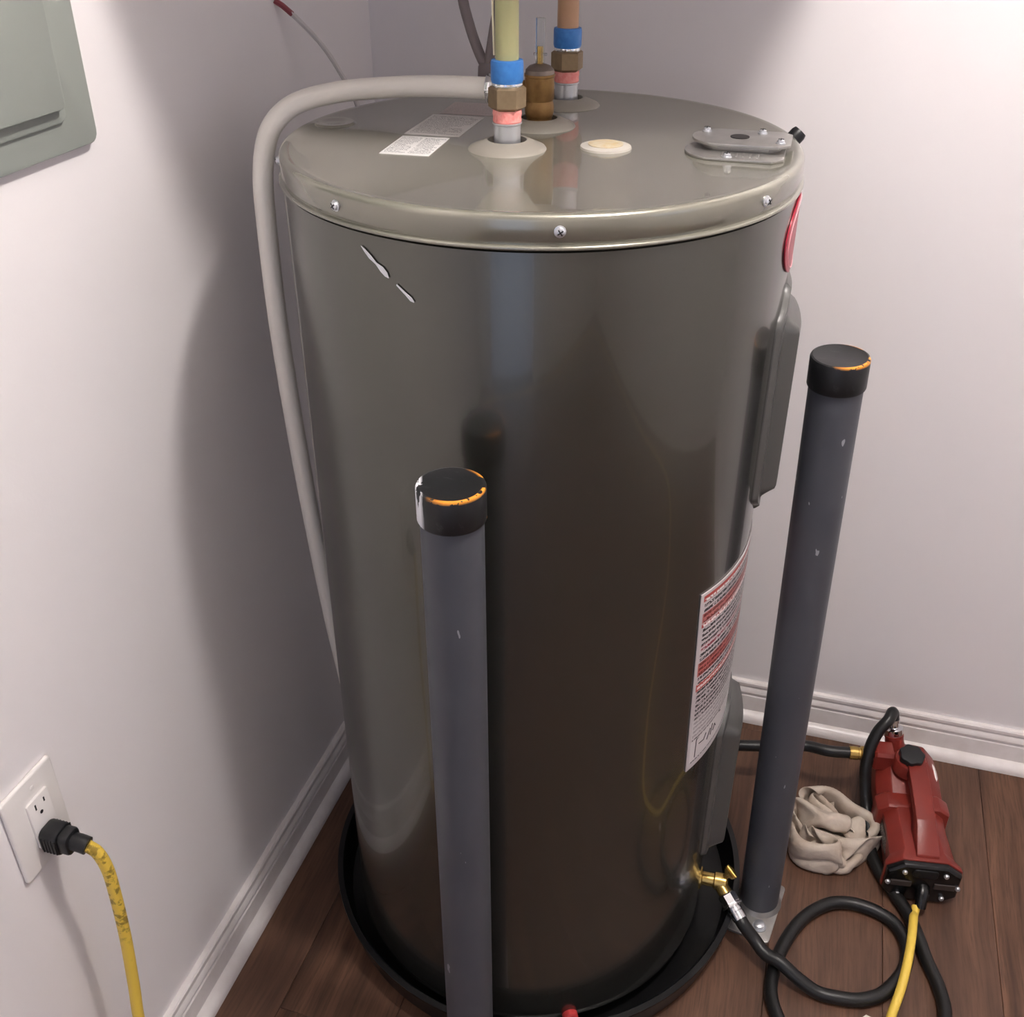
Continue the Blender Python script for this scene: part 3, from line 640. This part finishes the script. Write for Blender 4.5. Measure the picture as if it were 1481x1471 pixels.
obj('knob', MB().prism(kn, 0, .014, .002, axis_T((-.004, .1922, .1447), (0, -.14, 1))), M_black, kc, angle=45)
# handle ridge: steep front face, flat sloping top, open underneath towards the head
prof = [(.010, .082), (.014, .096), (.058, .122), (.066, .127), (.130, .141), (.182, .150), (.182, .128), (.130, .124), (.090, .112), (.075, .094), (.060, .088)]
hm = MB(); n = len(prof)
for sx in (-1, 1):
    for y, z in prof: hm.v.append(Vector((sx * (.0165 if z > .1 else .019) + .004, y, z)))
hm.f = [tuple(range(n)), tuple(range(n, 2 * n))] + [(k, (k + 1) % n, n + (k + 1) % n, n + k) for k in range(n)]
bm = bmesh.new(); vv = [bm.verts.new(p) for p in hm.v]
for f in hm.f: bm.faces.new([vv[i] for i in f])
bmesh.ops.recalc_face_normals(bm, faces=bm.faces[:]); bmesh.ops.bevel(bm, geom=[e for e in bm.edges if abs(e.calc_face_angle(0)) > .3], offset=.002, segments=2, profile=.5, affect='EDGES')
bm.verts.index_update(); hm = MB(); hm.v = [q.co.copy() for q in bm.verts]; hm.f = [[q.index for q in f.verts] for f in bm.faces]; bm.free()
obj('handle', hm, M_red, pump, angle=30)
M_nm = print_material('pump_nameplate', 9., (26, 24, 24), (205, 196, 186), [], (.08, .1), 34., 1, .5)
nm = MB().add([(-.0530, .035, .042), (-.0530, .115, .042), (-.0520, .115, .066), (-.0520, .035, .066), (-.050, .035, .042), (-.050, .115, .042), (-.049, .115, .066), (-.049, .035, .066)], [(0, 1, 2, 3), (0, 4, 5, 1), (1, 5, 6, 2), (2, 6, 7, 3), (3, 7, 4, 0), (4, 7, 6, 5)])
obj('nameplate', nm, M_nm, housing, uvs=[(0, 0), (1, 0), (1, 1), (0, 1)] * 2)['label'] = 'black nameplate with pale small print'
for sx, fy in ((-1, .02), (1, .02), (-1, .165), (1, .165)): obj('foot', MB().box((sx * .046 - .012, fy, 0), (sx * .046 + .012, fy + .032, .012), .002, 1), M_red, pump)
PM = Matrix.Translation((.336, 1.335, 0)) @ Matrix.Rotation(math.radians(8.5), 4, 'Z')
inlet_w = PM @ Vector((-.064, .218, .120)); in_dir = (PM.to_3x3() @ Vector((-1, 0, 0)))
out_w = PM @ (OB + OD * .036); out_dir = PM.to_3x3() @ OD

# ------------------------------------------------------------------ hoses
ih = thing('inlet_hose', 'short black hose with brass end running from behind the heater to the pump inlet', 'hose', inlet_w)
def VI(p): return Vector(p) - inlet_w
obj('thread_tape', MB().lathe([(0, 0), (.0135, 0), (.014, .003), (.0135, .006), (0, .006)], 20, axis_T((0, 0, 0), in_dir)), M_pink, ih)
obj('brass_coupling', MB().lathe([(0, .006), (.0125, .006), (.0125, .010), (.0145, .0105), (.0145, .0205), (.0115, .022), (.0115, .026), (.0125, .027), (.0125, .041), (.0112, .042), (0, .042)], 20, axis_T((0, 0, 0), in_dir)), M_brass_hi, ih)
e0 = inlet_w + in_dir * .038
obj('hose', MB().tube([VI(e0), VI(e0 + in_dir * .04 + Vector((0, 0, -.001))), VI((.12, 1.536, .114)), VI((.04, 1.520, .106)), VI((-.02, 1.512, .100)), VI((-.09, 1.515, .085)), VI((-.15, 1.55, .06)), VI((-.20, 1.60, .03)), VI((-.27, 1.63, .0125)), VI((-.36, 1.635, .0125))], .0106, 14, 8), M_rubber, ih)
wh_p = CX, CY
vw = Vector((CX, CY, 0)) + sp + sd * .028
dh = thing('drain_hose', 'long black rubber hose coiled on the wood floor between drain valve and pump', 'hose', vw)
def VD(p): return Vector(p) - vw
obj('hose_nut', MB().lathe([(0, -.004), (.0150, -.004), (.0160, -.002), (.0160, .012), (.0150, .014), (.0180, .0145), (.0180, .0175), (0, .0175)], 8, axis_T((0, 0, 0), sd)), M_chrome, dh, angle=20)
obj('ferrule', MB().lathe([(0, .0175), (.0108, .0175), (.0108, .019), (.0122, .020), (.0122, .026), (.0112, .027), (.0122, .028), (.0122, .040), (0, .040)], 20, axis_T((0, 0, 0), sd)), M_chrome, dh)
f0 = vw + sd * .036
HR = .0108; hz = HR + .0004
path = [f0, f0 + sd * .014, (.071, 1.144, .043), (.092, 1.128, .034), (.1160, 1.1195, .0335), (.142, 1.108, .024), (.178, 1.0985, hz), (.210, 1.098, hz), (.242, 1.1035, hz), (.272, 1.120, hz), (.295, 1.148, hz), (.312, 1.182, hz), (.3165, 1.218, hz), (.309, 1.247, hz), (.293, 1.268, hz), (.267, 1.281, hz), (.239, 1.2855, hz), (.213, 1.283, hz), (.190, 1.2735, hz), (.161, 1.247, hz), (.139, 1.213, hz), (.122, 1.172, hz), (.111, 1.128, hz), (.108, 1.08, hz), (.121, 1.04, hz), (.155, .99, hz), (.21, .96, hz), (.28, .965, hz), (.335, 1.01, hz), (.362, 1.07, hz), (.371, 1.12, hz), (.363, 1.165, hz), (.348, 1.205, hz), (.334, 1.25, .0125), (.318, 1.294, hz), (.292, 1.335, hz), (.270, 1.372, hz), (.257, 1.41, .014), (.250, 1.45, .026), (.243, 1.485, .046), (.236, 1.508, .075), (.2315, 1.522, .108), (.2335, 1.538, .140), (.243, 1.556, .166), (.258, 1.572, .184)]
oe = out_w + out_dir * .026
path += [oe + Vector((-.004, .003, .018)), oe]
obj('hose', MB().tube([VD(p) for p in path], HR, 14, 7), M_rubber, dh, angle=60)
obj('outlet_fitting', MB().lathe([(0, 0), (.0165, 0), (.0170, .002), (.0170, .012), (.0145, .014), (.0105, .015), (.0105, .024), (.0125, .025), (.0125, .031), (0, .031)], 20, axis_T(VD(out_w), out_dir)), M_chrome, dh)

# ------------------------------------------------------------------ rag
def crumpled_cloth(n=48, size=.42, steps=330, seed=8):
    """square cloth pressed together by a closing ring and a falling lid: position-based cloth on a grid"""
    rng = np.random.default_rng(seed); h = size / (n - 1); u = (np.arange(n) / (n - 1) - .5) * size
    X, Y = np.meshgrid(u, u); Z = np.zeros_like(X)
    for _ in range(9):
        k = rng.normal(0, 22, 2); Z += .012 * np.sin(k[0] * X + k[1] * Y + rng.uniform(0, 6.28))
    P = np.stack([X * .96, Y * .96, .09 + Z], -1); V = np.zeros_like(P); dt = 1 / 120; dist = h * 1.08
    links = [(0, 1, 1.), (1, 0, 1.), (1, 1, .5), (1, -1, .5), (0, 2, .35), (2, 0, .35), (0, 4, .12), (4, 0, .12)]
    gi, gj = np.divmod(np.arange(n * n), n)
    for step in range(steps):
        f = step / steps
        V[..., 2] -= 9.8 * dt * .25; V *= .97; Q = P + V * dt
        rad = .27 - .20 * min(1, f / .72) if f < .86 else .070 + .014 * (f - .86) / .14
        top = .25 - .175 * min(1, f / .8) if f < .86 else .5
        for k in range(7):
            acc = np.zeros_like(Q); cnt = np.zeros((n, n))
            for di, dj, wt in links:
                a = (slice(0, n - di), slice(max(0, -dj), n - max(0, dj))); b = (slice(di, n), slice(max(0, dj), n + min(0, dj)))
                d = Q[b] - Q[a]; ln = np.sqrt((d * d).sum(-1)) + 1e-9
                c = d * ((ln - h * math.hypot(di, dj)) / ln * .5 * wt)[..., None]
                acc[a] += c; acc[b] -= c; cnt[a] += wt; cnt[b] += wt
            Q += acc / np.maximum(cnt, 1)[..., None] * 1.6
            if k in (2, 5):
                F = Q.reshape(-1, 3); o = np.argsort(F[:, 0]); S = F[o]; si, sj = gi[o], gj[o]
                corr = np.zeros_like(F); cn = np.zeros(n * n)
                for s in range(1, 240):
                    m = np.nonzero(S[s:, 0] - S[:-s, 0] < dist)[0]
                    if not len(m): break
                    d = S[m + s] - S[m]; l2 = (d * d).sum(1)
                    g = (l2 < dist * dist) & (np.maximum(abs(si[m] - si[m + s]), abs(sj[m] - sj[m + s])) > 1)
                    if not g.any(): continue
                    m = m[g]; ln = np.sqrt(l2[g]) + 1e-7; c = d[g] * ((dist - ln) / ln * .5)[:, None]
                    corr[m] -= c; corr[m + s] += c; cn[m] += 1; cn[m + s] += 1
                F[o] += corr / np.maximum(cn, 1)[:, None]; Q = F.reshape(n, n, 3)
            r = np.hypot(Q[..., 0], Q[..., 1]); m = r > rad
            Q[m, :2] *= (rad / r[m])[:, None]; Q[..., 2] = np.clip(Q[..., 2], .004, top)
        V = np.clip((Q - P) / dt, -2, 2); V[Q[..., 2] < .006, :2] *= .5; P = Q
    mb = MB()
    for x_, y_, z_ in P.reshape(-1, 3).tolist():
        th = math.atan2(y_, x_); k = 1 + .10 * math.sin(3 * th + 1.0) + .06 * math.sin(5 * th + .4)
        mb.v.append(Vector((x_ * k * 1.0, y_ * k * 1.0, (z_ - .004) * (.95 + .12 * math.sin(2 * th)) + .0012)))
    mb.f = [(j * n + i, j * n + i + 1, j * n + n + i + 1, j * n + n + i) for j in range(n - 1) for i in range(n - 1)]
    return mb
RAG_ROT, RAG_POS = 0., (.181, 1.424)
rg = crumpled_cloth(); rt = Matrix.Translation((RAG_POS[0], RAG_POS[1], 0)) @ Matrix.Rotation(RAG_ROT, 4, 'Z')
rg.v = [rt @ p for p in rg.v]
M_rag = mat('rag_cotton', (204, 192, 178), .9, vary=(28, (176, 156, 138), .7), bump=(70, .9))
ro = tag(obj('cleaning_rag', rg, M_rag, angle=180), 'crumpled off white cloth rag on the floor between the right bollard and the red pump', 'rag')
sub_m = ro.modifiers.new('smooth', 'SUBSURF'); sub_m.levels = 1; sub_m.render_levels = 1
sol_m = ro.modifiers.new('cloth', 'SOLIDIFY'); sol_m.thickness = .0012; sol_m.offset = 0

# ------------------------------------------------------------------ scrap of paper
tag(obj('paper_scrap', MB().prism([(-.010, -.004), (.008, -.007), (.011, .003), (-.001, .006)], 0, .0012, 0, Matrix.Translation((.256, 1.082, .0003))), M_paper), 'tiny white paper scrap lying on the wood floor by the coiled hose', 'paper')
